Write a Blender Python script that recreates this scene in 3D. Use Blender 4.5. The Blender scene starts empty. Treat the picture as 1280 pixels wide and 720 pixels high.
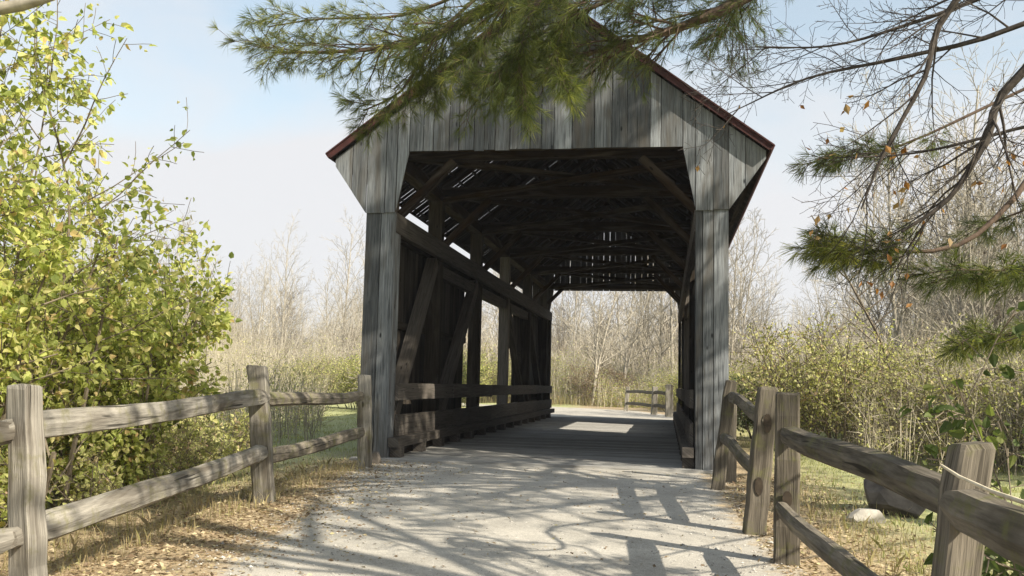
import bpy, math, random
import numpy as np
from mathutils import Vector, Matrix

C = bpy.context.scene.collection
PI = math.pi
def R(a): return math.radians(a)
CX = -1.97            # centre line of the bridge
YF, YB = 14.33, 35.3  # front and rear portals
SUN = Vector((1.0, -0.6, 0.85)).normalized()

# ------------------------------------------------------------------ mesh collector
class MB:
    def __init__(s): s.v = []; s.f = []; s.a = []; s.big = []
    def add(s, vs, fs, at):
        n = len(s.v); s.v += [tuple(p) for p in vs]; s.f += [tuple(i + n for i in f) for f in fs]; s.a += [tuple(q) for q in at]
    def addnp(s, v, f, a): s.big.append((v, f, a))   # vertices Nx3, faces MxK (one K), attr Nx3
    def build(s, name, mat, parent=None, smooth=False):
        me = bpy.data.meshes.new(name)
        V = [np.array(s.v, dtype=np.float32).reshape(-1, 3)]; A = [np.array(s.a, dtype=np.float32).reshape(-1, 3)]
        loops = []; starts = []; tot = 0; nv = len(s.v)
        if s.f:
            ln = np.array([len(f) for f in s.f]); loops.append(np.array([i for f in s.f for i in f], dtype=np.int32))
            starts.append(np.concatenate([[0], np.cumsum(ln)[:-1]])); tot = int(ln.sum())
        for v, f, a in s.big:
            V.append(v.astype(np.float32)); A.append(a.astype(np.float32))
            loops.append((f + nv).astype(np.int32).ravel()); k = f.shape[1]
            starts.append(tot + np.arange(len(f)) * k); tot += f.size; nv += len(v)
        V = np.concatenate(V); A = np.concatenate(A)
        loops = np.concatenate(loops); starts = np.concatenate(starts).astype(np.int32)
        me.vertices.add(len(V)); me.vertices.foreach_set('co', V.ravel())
        me.loops.add(len(loops)); me.loops.foreach_set('vertex_index', loops)
        me.polygons.add(len(starts)); me.polygons.foreach_set('loop_start', starts)
        at = me.attributes.new('bc', 'FLOAT_VECTOR', 'POINT'); at.data.foreach_set('vector', A.ravel())
        me.update(calc_edges=True); me.validate()
        me.polygons.foreach_set('use_smooth', [bool(smooth)] * len(me.polygons))
        me.materials.append(mat)
        o = bpy.data.objects.new(name, me); C.objects.link(o)
        if parent: o.parent = parent; o.matrix_parent_inverse = Matrix.Translation(-Vector(parent.location))
        return o

def thing(name, label, cat, loc=(0, 0, 0), group=None):
    o = bpy.data.objects.new(name, None); C.objects.link(o); o.location = loc; o.empty_display_size = .2
    o['label'] = label; o['category'] = cat
    if group: o['group'] = group
    return o
def tag(o, label=None, cat=None, group=None, kind=None):
    if label: o['label'] = label
    if cat: o['category'] = cat
    if group: o['group'] = group
    if kind: o['kind'] = kind
    return o

rng = random.Random(7)
nr = np.random.default_rng(11)

def beam(mb, p0, p1, w, t, up=(0, 0, 1), jit=0.0, nseg=1, taper=None, rnd=None):
    """timber from p0 to p1; w across, t along up"""
    p0 = Vector(p0); p1 = Vector(p1); d = p1 - p0; L = d.length; d = d / L
    up = Vector(up); s = d.cross(up)
    if s.length < 1e-4: s = d.cross(Vector((1, 0, 0)))
    s.normalize(); u = s.cross(d).normalized()
    r = rng.random() if rnd is None else rnd; off = rng.random() * 40
    vs = []; at = []
    for i in range(nseg + 1):
        k = i / nseg; c = p0 + d * L * k
        if nseg > 1 and jit: c = c + s * rng.gauss(0, jit) + u * rng.gauss(0, jit)
        ww = w; tt = t
        for a, b in ((-1, -1), (1, -1), (1, 1), (-1, 1)):
            vs.append(c + s * (a * ww / 2) + u * (b * tt / 2))
            at.append(((a * ww / 2) + (b * tt / 2) * 1.3 + off, L * k + off, r))
    fs = [(3, 2, 1, 0)]
    for i in range(nseg):
        q = 4 * i
        for j in range(4):
            j2 = (j + 1) % 4; fs.append((q + j, q + j2, q + 4 + j2, q + 4 + j))
    q = 4 * nseg; fs.append((q, q + 1, q + 2, q + 3))
    mb.add(vs, fs, at)

def slab(mb, poly, n, t, along, rnd=None):
    """extruded polygon (list of 3-D points, planar), thickness t along n; grain along 'along'"""
    n = Vector(n).normalized(); al = Vector(along).normalized(); ac = n.cross(al)
    P = [Vector(p) for p in poly]; r = rng.random() if rnd is None else rnd; off = rng.random() * 40
    vs = P + [p + n * t for p in P]; k = len(P)
    at = [(p.dot(ac) + off, p.dot(al) + off, r) for p in P] + [(p.dot(ac) + off + t, p.dot(al) + off, r) for p in P]
    fs = [tuple(range(k))[::-1], tuple(range(k, 2 * k))] + [(i, (i + 1) % k, k + (i + 1) % k, k + i) for i in range(k)]
    mb.add(vs, fs, at)

def tube(mb, pts, rad, sides=5, rnd=None, cap=False, lump=0.0, flat=1.0):
    n = len(pts); r = rng.random() if rnd is None else rnd; off = rng.random() * 30
    vs = []; at = []; L = 0.0
    T0 = (pts[-1] - pts[0]); ref = Vector((0, 0, 1)) if abs(T0.normalized().z) < .8 else Vector((1, 0, 0))
    for i, p in enumerate(pts):
        t = (pts[min(i + 1, n - 1)] - pts[max(i - 1, 0)]); t.normalize()
        a = t.cross(ref); a.normalize(); b = a.cross(t)
        if i: L += (p - pts[i - 1]).length
        for j in range(sides):
            th = 2 * PI * j / sides; q = rad[i] * (1 + (rng.uniform(-lump, lump) if lump else 0))
            vs.append(p + a * (math.cos(th) * q) + b * (math.sin(th) * q * flat)); at.append((th * rad[0] + off, L + off, r))
    fs = []
    for i in range(n - 1):
        for j in range(sides):
            j2 = (j + 1) % sides; fs.append((i * sides + j, i * sides + j2, (i + 1) * sides + j2, (i + 1) * sides + j))
    if cap:
        fs.append(tuple(range(sides))[::-1]); fs.append(tuple(range((n - 1) * sides, n * sides)))
    mb.add(vs, fs, at)

# ------------------------------------------------------------------ materials
def newmat(name):
    m = bpy.data.materials.new(name); m.use_nodes = True; nt = m.node_tree
    b = nt.nodes['Principled BSDF']; b.inputs['Roughness'].default_value = .85
    b.inputs['Specular IOR Level'].default_value = .25
    return m, nt, b
def N(nt, t, **kw):
    n = nt.nodes.new(t)
    for k, v in kw.items(): setattr(n, k, v)
    return n
def mixc(nt, fac, a, b, blend='MIX'):
    m = N(nt, 'ShaderNodeMix', data_type='RGBA', blend_type=blend)
    for sock, val in ((m.inputs[0], fac), (m.inputs[6], a), (m.inputs[7], b)):
        if hasattr(val, 'links'): nt.links.new(val, sock)
        elif isinstance(val, (int, float)): sock.default_value = val
        else: sock.default_value = (*val, 1)
    return m.outputs[2]
def ramp(nt, src, stops):
    r = N(nt, 'ShaderNodeValToRGB'); nt.links.new(src, r.inputs[0]); e = r.color_ramp.elements
    while len(e) < len(stops): e.new(.5)
    for i, (p, c) in enumerate(stops):
        e[i].position = p; e[i].color = (*c, 1) if not isinstance(c, (int, float)) else (c, c, c, 1)
    return r.outputs[0]
def noise(nt, vec, scale, detail=3, rough=.55, dist=0):
    n = N(nt, 'ShaderNodeTexNoise'); n.inputs['Scale'].default_value = scale; n.inputs['Detail'].default_value = detail
    n.inputs['Roughness'].default_value = rough; n.inputs['Distortion'].default_value = dist
    if vec is not None: nt.links.new(vec, n.inputs['Vector'])
    return n.outputs['Fac']
def bump(nt, b, h, dist=.01, strength=.6):
    n = N(nt, 'ShaderNodeBump'); n.inputs['Distance'].default_value = dist; n.inputs['Strength'].default_value = strength
    nt.links.new(h, n.inputs['Height']); nt.links.new(n.outputs[0], b.inputs['Normal'])
def attr(nt):
    a = N(nt, 'ShaderNodeAttribute', attribute_name='bc'); s = N(nt, 'ShaderNodeSeparateXYZ'); nt.links.new(a.outputs['Vector'], s.inputs[0])
    return a.outputs['Vector'], s.outputs
def scaled(nt, vec, s):
    m = N(nt, 'ShaderNodeVectorMath', operation='MULTIPLY'); nt.links.new(vec, m.inputs[0]); m.inputs[1].default_value = s
    return m.outputs[0]
def objpos(nt):
    g = N(nt, 'ShaderNodeNewGeometry'); return g.outputs['Position']

def wood(name, dark, light, var=.35, grain=1.0, stain=(.10, .085, .07), stainamt=.5, moss=None, bumpd=.006):
    m, nt, b = newmat(name); v, s = attr(nt); b.inputs['Specular IOR Level'].default_value = .06
    g1 = noise(nt, scaled(nt, v, (38 * grain, 1.3, 13)), 1.0, 5, .65, .3)
    g2 = noise(nt, scaled(nt, v, (140 * grain, 4.0, 13)), 1.0, 3, .6)
    mm = N(nt, 'ShaderNodeMath', operation='MULTIPLY_ADD'); nt.links.new(g2, mm.inputs[0]); mm.inputs[1].default_value = .45; 
    m2 = N(nt, 'ShaderNodeMath', operation='MULTIPLY'); nt.links.new(g1, m2.inputs[0]); m2.inputs[1].default_value = .62
    nt.links.new(m2.outputs[0], mm.inputs[2])
    col = ramp(nt, mm.outputs[0], [(.36, dark), (.66, light)])
    # board to board variation
    vr = ramp(nt, s[2], [(0, 1 - var), (1, 1 + var * .45)]); col = mixc(nt, 1, col, vr, 'MULTIPLY')
    # weather stains in patches
    st = noise(nt, scaled(nt, v, (5, .8, 7)), 1.0, 4, .6, .6)
    sr = ramp(nt, st, [(.48, 0.0), (.68, 1.0)])
    ms = N(nt, 'ShaderNodeMath', operation='MULTIPLY'); nt.links.new(sr, ms.inputs[0]); ms.inputs[1].default_value = stainamt
    col = mixc(nt, ms.outputs[0], col, stain)
    # knots
    vo = N(nt, 'ShaderNodeTexVoronoi'); vo.inputs['Scale'].default_value = 1.0; nt.links.new(scaled(nt, v, (5.2, 2.0, 9)), vo.inputs['Vector'])
    kn = ramp(nt, vo.outputs['Distance'], [(.05, 1.0), (.11, 0.0)])
    col = mixc(nt, kn, col, tuple(c * .35 for c in dark))
    if moss:
        mn = noise(nt, objpos(nt), 5.0, 5, .7); mr = ramp(nt, mn, [(.53, 0.0), (.66, .65)]); col = mixc(nt, mr, col, moss)
    ck = noise(nt, scaled(nt, v, (55 * grain, .9, 5)), 1.0, 2, .5, .8); cr = ramp(nt, ck, [(.29, .85), (.345, 0.0)])
    col = mixc(nt, cr, col, tuple(c * .3 for c in dark))
    nt.links.new(col, b.inputs['Base Color']); bump(nt, b, mm.outputs[0], bumpd, .8)
    return m

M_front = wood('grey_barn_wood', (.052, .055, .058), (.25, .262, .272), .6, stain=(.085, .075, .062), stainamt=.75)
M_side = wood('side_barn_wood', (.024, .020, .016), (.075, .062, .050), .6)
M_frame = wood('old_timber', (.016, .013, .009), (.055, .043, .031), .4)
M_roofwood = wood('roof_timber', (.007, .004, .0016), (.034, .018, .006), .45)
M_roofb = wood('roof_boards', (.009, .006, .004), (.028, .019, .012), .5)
M_rail = wood('guard_rail_wood', (.045, .039, .033), (.15, .132, .115), .35)
M_deck = wood('deck_wood', (.20, .19, .175), (.48, .465, .435), .25, stainamt=.3, bumpd=.004)
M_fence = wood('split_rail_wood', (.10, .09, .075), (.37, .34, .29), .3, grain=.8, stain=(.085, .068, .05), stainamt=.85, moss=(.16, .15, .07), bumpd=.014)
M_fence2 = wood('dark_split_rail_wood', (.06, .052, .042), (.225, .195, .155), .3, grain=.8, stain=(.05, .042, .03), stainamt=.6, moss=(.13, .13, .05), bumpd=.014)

def simple(name, c1, c2, scale=20, rough=.85, bd=.0, spec=.25, detail=4):
    m, nt, b = newmat(name); n = noise(nt, objpos(nt), scale, detail)
    nt.links.new(ramp(nt, n, [(.3, c1), (.7, c2)]), b.inputs['Base Color']); b.inputs['Roughness'].default_value = rough
    b.inputs['Specular IOR Level'].default_value = spec
    if bd: bump(nt, b, n, bd)
    return m
M_red = simple('dark_red_painted_metal', (.032, .012, .011), (.065, .021, .019), 9, .7, spec=.2)
M_bark = simple('grey_bark', (.025, .02, .017), (.075, .062, .052), 24, bd=.01)
M_pinebark = simple('pine_bark', (.045, .03, .022), (.13, .09, .065), 20, bd=.01)
M_pale = simple('pale_bark', (.20, .175, .135), (.45, .405, .33), 6)
M_twig = simple('brown_twigs', (.09, .07, .05), (.22, .18, .13), 9)
M_rock = simple('boulder_stone', (.05, .043, .036), (.17, .145, .12), 5, bd=.02)
M_rockp = simple('pale_stone', (.24, .22, .19), (.46, .43, .38), 8, bd=.01)
M_stalk = simple('dry_stalk', (.42, .36, .26), (.6, .53, .4), 30)

def leafmat(name, stops, transl=.4, rough=.55):
    m, nt, b = newmat(name); v, s = attr(nt)
    col = ramp(nt, s[2], stops)
    pn = noise(nt, objpos(nt), 1.7, 2); col = mixc(nt, 1, col, ramp(nt, pn, [(.3, .75), (.7, 1.15)]), 'MULTIPLY')
    nt.links.new(col, b.inputs['Base Color']); b.inputs['Roughness'].default_value = rough
    tr = N(nt, 'ShaderNodeBsdfTranslucent'); nt.links.new(mixc(nt, 1, col, (1.25, 1.3, .7), 'MULTIPLY'), tr.inputs[0])
    mx = N(nt, 'ShaderNodeMixShader'); mx.inputs[0].default_value = transl
    nt.links.new(b.outputs[0], mx.inputs[1]); nt.links.new(tr.outputs[0], mx.inputs[2])
    nt.links.new(mx.outputs[0], nt.nodes['Material Output'].inputs[0]); return m
M_leafY = leafmat('yellow_green_leaf', [(0, (.17, .21, .055)), (.2, (.32, .36, .095)), (.65, (.54, .56, .18)), (.92, (.68, .62, .28)), (1, (.45, .30, .13))], .5)
M_leafG = leafmat('dark_green_leaf', [(0, (.05, .075, .02)), (.6, (.10, .135, .045)), (1, (.22, .24, .08))], .45)
M_leafO = leafmat('olive_leaf', [(0, (.26, .27, .10)), (.5, (.47, .47, .18)), (.85, (.62, .58, .29)), (1, (.48, .33, .22))])
M_leafB = leafmat('orange_brown_leaf', [(0, (.22, .09, .03)), (.6, (.42, .20, .06)), (1, (.40, .28, .14))])
M_needle = leafmat('pine_needles', [(0, (.055, .08, .028)), (.6, (.13, .155, .045)), (.9, (.34, .34, .08)), (1, (.50, .46, .10))], .5, .45)
M_grass = leafmat('grass_blades', [(0, (.22, .25, .09)), (.5, (.36, .38, .15)), (1, (.50, .46, .26))], .35)
M_straw = leafmat('dry_grass', [(0, (.26, .20, .11)), (.5, (.42, .34, .2)), (1, (.30, .28, .11))], .3)
M_litter = leafmat('fallen_leaves', [(0, (.15, .10, .06)), (.5, (.32, .24, .15)), (.85, (.50, .41, .27)), (1, (.44, .40, .20))], .15)

M_peb = leafmat('pebbles', [(0, (.14, .13, .12)), (.5, (.33, .31, .28)), (1, (.55, .52, .47))], 0.0, .9)
M_leafY2 = leafmat('brush_leaf', [(0, (.20, .23, .06)), (.5, (.40, .42, .13)), (.8, (.52, .47, .20)), (1, (.46, .28, .17))], .4)
# ground colour shared by the ground sheet and by the soft edges of the path
def ground_color(nt):
    p = objpos(nt); big = noise(nt, p, .35, 4, .6); mid = noise(nt, p, 2.6, 5, .65); fine = noise(nt, p, 38, 4, .7)
    green = ramp(nt, fine, [(.3, (.22, .24, .10)), (.7, (.44, .44, .22))])
    straw = ramp(nt, fine, [(.3, (.18, .13, .075)), (.5, (.36, .27, .165)), (.7, (.55, .45, .30))])
    # near the path: straw, needles and soil; farther from it: short grass
    sx = N(nt, 'ShaderNodeSeparateXYZ'); nt.links.new(p, sx.inputs[0])
    dx = N(nt, 'ShaderNodeMath', operation='ADD'); nt.links.new(sx.outputs[0], dx.inputs[0]); dx.inputs[1].default_value = 1.6
    ab = N(nt, 'ShaderNodeMath', operation='ABSOLUTE'); nt.links.new(dx.outputs[0], ab.inputs[0])
    ma = N(nt, 'ShaderNodeMath', operation='MULTIPLY_ADD'); nt.links.new(mid, ma.inputs[0]); ma.inputs[1].default_value = 2.6; nt.links.new(ab.outputs[0], ma.inputs[2])
    dv = N(nt, 'ShaderNodeMath', operation='DIVIDE'); nt.links.new(ma.outputs[0], dv.inputs[0]); dv.inputs[1].default_value = 10
    mask = ramp(nt, dv.outputs[0], [(.42, 0.0), (.56, 1.0)])
    col = mixc(nt, mask, straw, green)
    soil = ramp(nt, mid, [(.55, 0.0), (.68, .7)])
    return mixc(nt, soil, col, (.20, .135, .085)), fine
m, nt, b = newmat('ground_soil_grass'); col, fine = ground_color(nt); nt.links.new(col, b.inputs['Base Color']); bump(nt, b, fine, .02, .7); b.inputs['Roughness'].default_value = 1
M_ground = m
m, nt, b = newmat('gravel_path'); gc, fine = ground_color(nt); v, s = attr(nt); p = objpos(nt)
n1 = noise(nt, p, 95, 3, .7); n2 = noise(nt, p, 1.3, 5, .6); n3 = noise(nt, p, 14, 5, .7)
pc = ramp(nt, n1, [(.3, (.28, .258, .222)), (.5, (.43, .398, .345)), (.72, (.62, .575, .505))])
pc = mixc(nt, 1, pc, ramp(nt, n2, [(.3, .72), (.7, 1.12)]), 'MULTIPLY')
pc = mixc(nt, 1, pc, ramp(nt, n3, [(.35, .88), (.65, 1.05)]), 'MULTIPLY')
ed = N(nt, 'ShaderNodeMath', operation='MULTIPLY_ADD'); nt.links.new(noise(nt, p, 2.4, 6, .7), ed.inputs[0]); ed.inputs[1].default_value = .9; nt.links.new(s[0], ed.inputs[2])
mask = ramp(nt, ed.outputs[0], [(.66, 0.0), (.86, 1.0)])
nt.links.new(mixc(nt, mask, gc, pc), b.inputs['Base Color']); bump(nt, b, n1, .006, .6); b.inputs['Roughness'].default_value = .95
M_path = m

# ------------------------------------------------------------------ ground and path
def gz(x, y):
    """height of the ground"""
    d = min(1.0, max(0.0, (abs(x + 1.5) - 3.3) / 2.0))
    h = -.03 * 0 + d * (.05 * math.sin(x * 1.3 + y * .7) + .04 * math.sin(y * 1.9 - x * .6))
    if y > 60: h += (y - 60) * .012
    return h - d * .02
def lin(a, b, n): return [a + (b - a) * i / n for i in range(n)]
xs = lin(-420, -60, 12) + lin(-60, -15, 15) + lin(-15, 12, 90) + lin(12, 60, 16) + lin(60, 421, 13)
ys = lin(-120, -6, 10) + lin(-6, 30, 110) + lin(30, 80, 30) + lin(80, 701, 16)
mb = MB(); vs = [(x, y, gz(x, y) - .012) for y in ys for x in xs]; nx = len(xs)
fs = [(j * nx + i, j * nx + i + 1, (j + 1) * nx + i + 1, (j + 1) * nx + i) for j in range(len(ys) - 1) for i in range(nx - 1)]
mb.add(vs, fs, [(0, 0, 0)] * len(vs)); tag(mb.build('ground', M_ground, smooth=True), kind='structure')

def strip(name, rows):
    mb = MB(); vs = []; at = []
    for L, Rr in rows:
        for k, a in ((-.12, 0), (.0, .05), (.10, .5), (.35, 1), (.65, 1), (.90, .5), (1.0, .05), (1.12, 0)):
            x = L[0] + (Rr[0] - L[0]) * k; y = L[1] + (Rr[1] - L[1]) * k; vs.append((x, y, gz(x, y) + .004 - .012 * (a == 0) + .012 * min(a, 1))); at.append((a, 0, 0))
    n = 8; fs = [(j * n + i, j * n + i + 1, (j + 1) * n + i + 1, (j + 1) * n + i) for j in range(len(rows) - 1) for i in range(n - 1)]
    mb.add(vs, fs, at); return tag(mb.build(name, M_path, smooth=True), kind='structure')
def interp(rows, n=6):
    out = []
    for (a, b_), (c, d) in zip(rows[:-1], rows[1:]):
        for i in range(n):
            k = i / n; out.append(((a[0] + (c[0] - a[0]) * k, a[1] + (c[1] - a[1]) * k), (b_[0] + (d[0] - b_[0]) * k, b_[1] + (d[1] - b_[1]) * k)))
    out.append(rows[-1]); return out
strip('path', interp([((-3.0, -8), (1.2, -8)), ((-2.9, 3), (1.1, 3)), ((-3.1, 6), (1.1, 6.4)), ((-3.7, 9), (.9, 9.6)), ((-4.5, 12), (.9, 12)), ((-4.75, 14.5), (.85, 14.5))]))
strip('path', interp([((-4.9, 35.0), (.9, 35.0)), ((-5.6, 41), (.9, 41)), ((-7.5, 46.5), (-1.2, 48)), ((-13, 50), (-8, 55)), ((-24, 52), (-22, 59)), ((-50, 53), (-50, 61))]))

# ------------------------------------------------------------------ the covered bridge
bridge = thing('covered_bridge', 'weathered grey wooden covered bridge with a dark red roof edge', 'covered bridge', (CX, YF, 0))
XO, XI = 2.90, 2.40       # outer and inner half widths of the portal posts
def roofz(x): return 7.56 - .752 * abs(x - CX)
def gable(y, ny, bot=None):
    """vertical boards of a portal; ny = -1 outside faces -Y"""
    mb = MB(); x = -3.46; brk = [-3.46, -XO, -XI, -2.2, 2.2, XI, XO, 3.46]; cuts = [-3.46]
    for a, b_ in zip(brk[:-1], brk[1:]):
        w = b_ - a
        n = 1 if w < .3 else max(1, round(w / rng.uniform(.23, .26))) if w > 1 else 2
        if n == 1: cuts.append(b_); continue
        ws = [rng.uniform(.6, 1.4) for _ in range(n)]; t = sum(ws); q = a
        for w_ in ws[:-1]: q += w * w_ / t; cuts.append(q)
        cuts.append(b_)
    # merge a few narrow pieces with their neighbour
    def low(x):
        a = abs(x)
        if a >= XO: return 3.98 + (a - XO) / (3.46 - XO) * .80
        if a >= XI: return 3.98
        if a >= 2.2: return 3.98 + (XI - a) / .2 * 1.01
        return 4.99
    for a, b_ in zip(cuts[:-1], cuts[1:]):
        g = rng.uniform(.007, .016); x0, x1 = a + g / 2, b_ - g / 2; dz = rng.uniform(-.012, .008); dy = rng.uniform(0, .008)
        m0, m1 = low(x0), low(x1)
        t0, t1 = roofz(CX + x0) - .07, roofz(CX + x1) - .07
        if abs(x0) > 3.4 : t0 = max(t0, m0 + .03)
        if abs(x1) > 3.4 : t1 = max(t1, m1 + .03)
        P = [(CX + x0, y + dy, m0 + dz), (CX + x1, y + dy, m1 + dz), (CX + x1, y + dy, t1)]
        if x0 < 0 < x1: P.append((CX, y + dy, roofz(CX) - .09))
        P.append((CX + x0, y + dy, t0))
        if ny > 0: P = P[::-1]
        slab(mb, P, (0, 1, 0), .028, (0, 0, 1))
    return mb
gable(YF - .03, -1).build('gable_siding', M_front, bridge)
# rear gable with slits of daylight between its boards
mb = MB(); x = -3.4
while x < 3.38:
    w = min(rng.uniform(.15, .25), 3.4 - x); g = rng.choice([.002, .004, .006, .014, .018])
    lo = lambda q: 3.98 + (abs(q) - XO) / .5 * .78 if abs(q) > XO else (3.98 if abs(q) > XI else 4.86)
    # each third board is butted, leaving gaps broken by the nailers behind
    P = [(CX + x, YB, lo(x)), (CX + x + w - g, YB, lo(x + w - g)), (CX + x + w - g, YB, roofz(CX + x + w - g) - .07), (CX + x, YB, roofz(CX + x) - .07)]
    slab(mb, P, (0, 1, 0), .025, (0, 0, 1)); x += w
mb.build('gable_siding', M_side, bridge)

for sx in (-1, 1):
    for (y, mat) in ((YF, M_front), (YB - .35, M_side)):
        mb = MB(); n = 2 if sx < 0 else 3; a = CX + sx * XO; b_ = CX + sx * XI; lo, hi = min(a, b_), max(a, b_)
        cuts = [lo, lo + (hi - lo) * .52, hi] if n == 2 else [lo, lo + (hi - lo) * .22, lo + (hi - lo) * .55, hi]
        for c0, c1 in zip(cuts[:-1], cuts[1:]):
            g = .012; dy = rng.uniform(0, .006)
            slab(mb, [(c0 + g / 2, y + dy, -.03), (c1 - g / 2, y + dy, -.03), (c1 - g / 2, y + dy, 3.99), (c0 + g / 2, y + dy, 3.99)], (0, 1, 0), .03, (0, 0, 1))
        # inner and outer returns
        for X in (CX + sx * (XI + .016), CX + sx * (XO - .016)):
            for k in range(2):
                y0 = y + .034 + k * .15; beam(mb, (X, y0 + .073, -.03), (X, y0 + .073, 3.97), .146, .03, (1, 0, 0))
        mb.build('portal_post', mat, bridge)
# bays
PY = [YF + .45, 18.0, 22.05, 26.15, 30.45, YB - .5]
WALLX = XO - .03
win = {-1: (21.7, 28.9, .62, 3.47), 1: (23.4, 28.75, 1.45, 3.31)}
for sx in (-1, 1):
    mb = MB(); y = YF + .34; X = CX + sx * WALLX; w0, w1, wz0, wz1 = win[sx]
    while y < YB - .36:
        w = rng.uniform(.14, .24); g = rng.choice([.002, .004, .006, .012]); y1 = min(y + w, YB - .36)
        if y < w0 < y1: y1 = w0
        if y < w1 < y1: y1 = w1
        c = (y + y1) / 2
        segs = [(-.05, 3.93)] if not (w0 <= c <= w1) else [(-.05, wz0), (wz1, 3.93)]
        for z0, z1 in segs: slab(mb, [(X, y, z0), (X, y1 - g, z0), (X, y1 - g, z1), (X, y, z1)], (1, 0, 0), .024, (0, 0, 1))
        y = y1
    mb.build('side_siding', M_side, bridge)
    xc = CX + sx * (WALLX - .22)
    # nailers
    for z in (2.25,):
        for a, b_ in ((PY[0], w0), (w1, PY[5])):
            mb = MB(); beam(mb, (CX + sx * (WALLX - .05), a, z), (CX + sx * (WALLX - .05), b_, z), .07, .13); mb.build('nailer', M_frame, bridge)
    # plate, lintel and upper plate
    mb = MB(); beam(mb, (CX + sx * 2.44, YF + .05, 3.83), (CX + sx * 2.44, YB - .05, 3.83), .11, .33, nseg=6, jit=.004); mb.build('top_chord', M_rail, bridge)
    mb = MB(); beam(mb, (CX + sx * 2.80, YF + .1, 3.86), (CX + sx * 2.80, YB - .1, 3.86), .09, .26); mb.build('top_chord', M_frame, bridge)
    mb = MB(); beam(mb, (CX + sx * 2.66, 17.9, 3.50), (CX + sx * 2.66, 30.5, 3.50), .16, .24); mb.build('window_lintel', M_rail, bridge)
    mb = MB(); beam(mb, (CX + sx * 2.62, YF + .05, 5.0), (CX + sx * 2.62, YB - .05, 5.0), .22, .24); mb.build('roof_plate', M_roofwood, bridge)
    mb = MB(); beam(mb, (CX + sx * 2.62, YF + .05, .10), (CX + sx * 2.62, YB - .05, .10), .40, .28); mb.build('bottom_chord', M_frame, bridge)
    for i, y in enumerate(PY if sx < 0 else [PY[0], 18.0, 22.75, 29.3, PY[5]]):
        wd = .26 if i == 3 else .24
        if sx > 0: wd = .22
        mb = MB(); beam(mb, (xc, y, .24), (xc, y, 4.88), .28, wd, (0, 1, 0)); mb.build('truss_post', M_rail if i == 3 else M_frame, bridge)
    for i, (a, b_) in enumerate(((0, 1), (1, 2), (5, 4), (4, 3))):
        if sx > 0 and i in (1, 3): continue
        y0 = PY[a] + (.2 if a < b_ else -.2); y1 = PY[b_] + (-.2 if a < b_ else .2)
        mb = MB(); beam(mb, (xc, y0, .26), (xc, y1, 3.62), .20, .26 if i < 2 else .2, (0, 1, .2)); mb.build('diagonal_brace', M_rail if i < 2 else M_frame, bridge)
    # guard rails
    for z, h in ((1.075, .27), (.53, .33)):
        y = YF + .30
        for k in range(5):
            y1 = [18.6, 22.9, 26.9, 31.1, YB - .08][k]
            mb = MB(); beam(mb, (CX + sx * 2.36, y, z), (CX + sx * 2.36, y1 - .01, z + rng.uniform(-.015, .015)), .05, h + rng.uniform(-.02, .02), nseg=5, jit=.003); mb.build('guard_board', M_rail, bridge); y = y1
    mb = MB(); beam(mb, (CX + sx * 2.30, YF + .0, .275), (CX + sx * 2.30, YB - .1, .275), .17, .15, nseg=8, jit=.004); mb.build('curb_timber', M_rail, bridge)
    y = YF + .1
    while y < YB - .2:
        mb = MB(); beam(mb, (CX + sx * 2.30, y, .118), (CX + sx * 2.30, y + .24, .118), .17, .162); mb.build('curb_block', M_rail, bridge); y += 1.38
# deck planks laid across, slightly uneven
mb = MB(); y = YF - .18
while y < YB + .05:
    w = rng.uniform(.19, .25); z = .012 + rng.uniform(-.004, .004)
    beam(mb, (CX - 2.42, y + w / 2, z), (CX + 2.42, y + w / 2, z), w - .009, .045); y += w
mb.build('deck', M_deck, bridge)
mb = MB(); beam(mb, (CX - 2.9, YF - .27, .004), (CX + 2.9, YF - .27, .004), .16, .09, nseg=8, jit=.004); mb.build('deck_sill', M_deck, bridge)
# ties, lateral cross braces, knee braces
for i, y in enumerate(PY):
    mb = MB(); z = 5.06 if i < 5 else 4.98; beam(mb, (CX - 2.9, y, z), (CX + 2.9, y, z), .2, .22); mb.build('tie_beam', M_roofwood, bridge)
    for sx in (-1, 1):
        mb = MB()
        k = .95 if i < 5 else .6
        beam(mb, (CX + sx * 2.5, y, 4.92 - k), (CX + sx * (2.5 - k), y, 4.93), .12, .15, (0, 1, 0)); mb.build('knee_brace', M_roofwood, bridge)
for a, b_ in zip(PY[:-1], PY[1:]):
    for s in (-1, 1):
        mb = MB(); z = 4.90 if s < 0 else 5.04
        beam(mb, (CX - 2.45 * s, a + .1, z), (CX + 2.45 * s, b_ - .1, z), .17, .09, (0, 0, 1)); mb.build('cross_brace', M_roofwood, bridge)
y = YF + .3
while y < YB:
    mb = MB()
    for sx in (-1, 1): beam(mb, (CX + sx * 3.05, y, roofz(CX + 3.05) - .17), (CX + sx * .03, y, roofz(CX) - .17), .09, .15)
    mb.build('rafter', M_roofwood, bridge); y += 1.04
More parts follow.
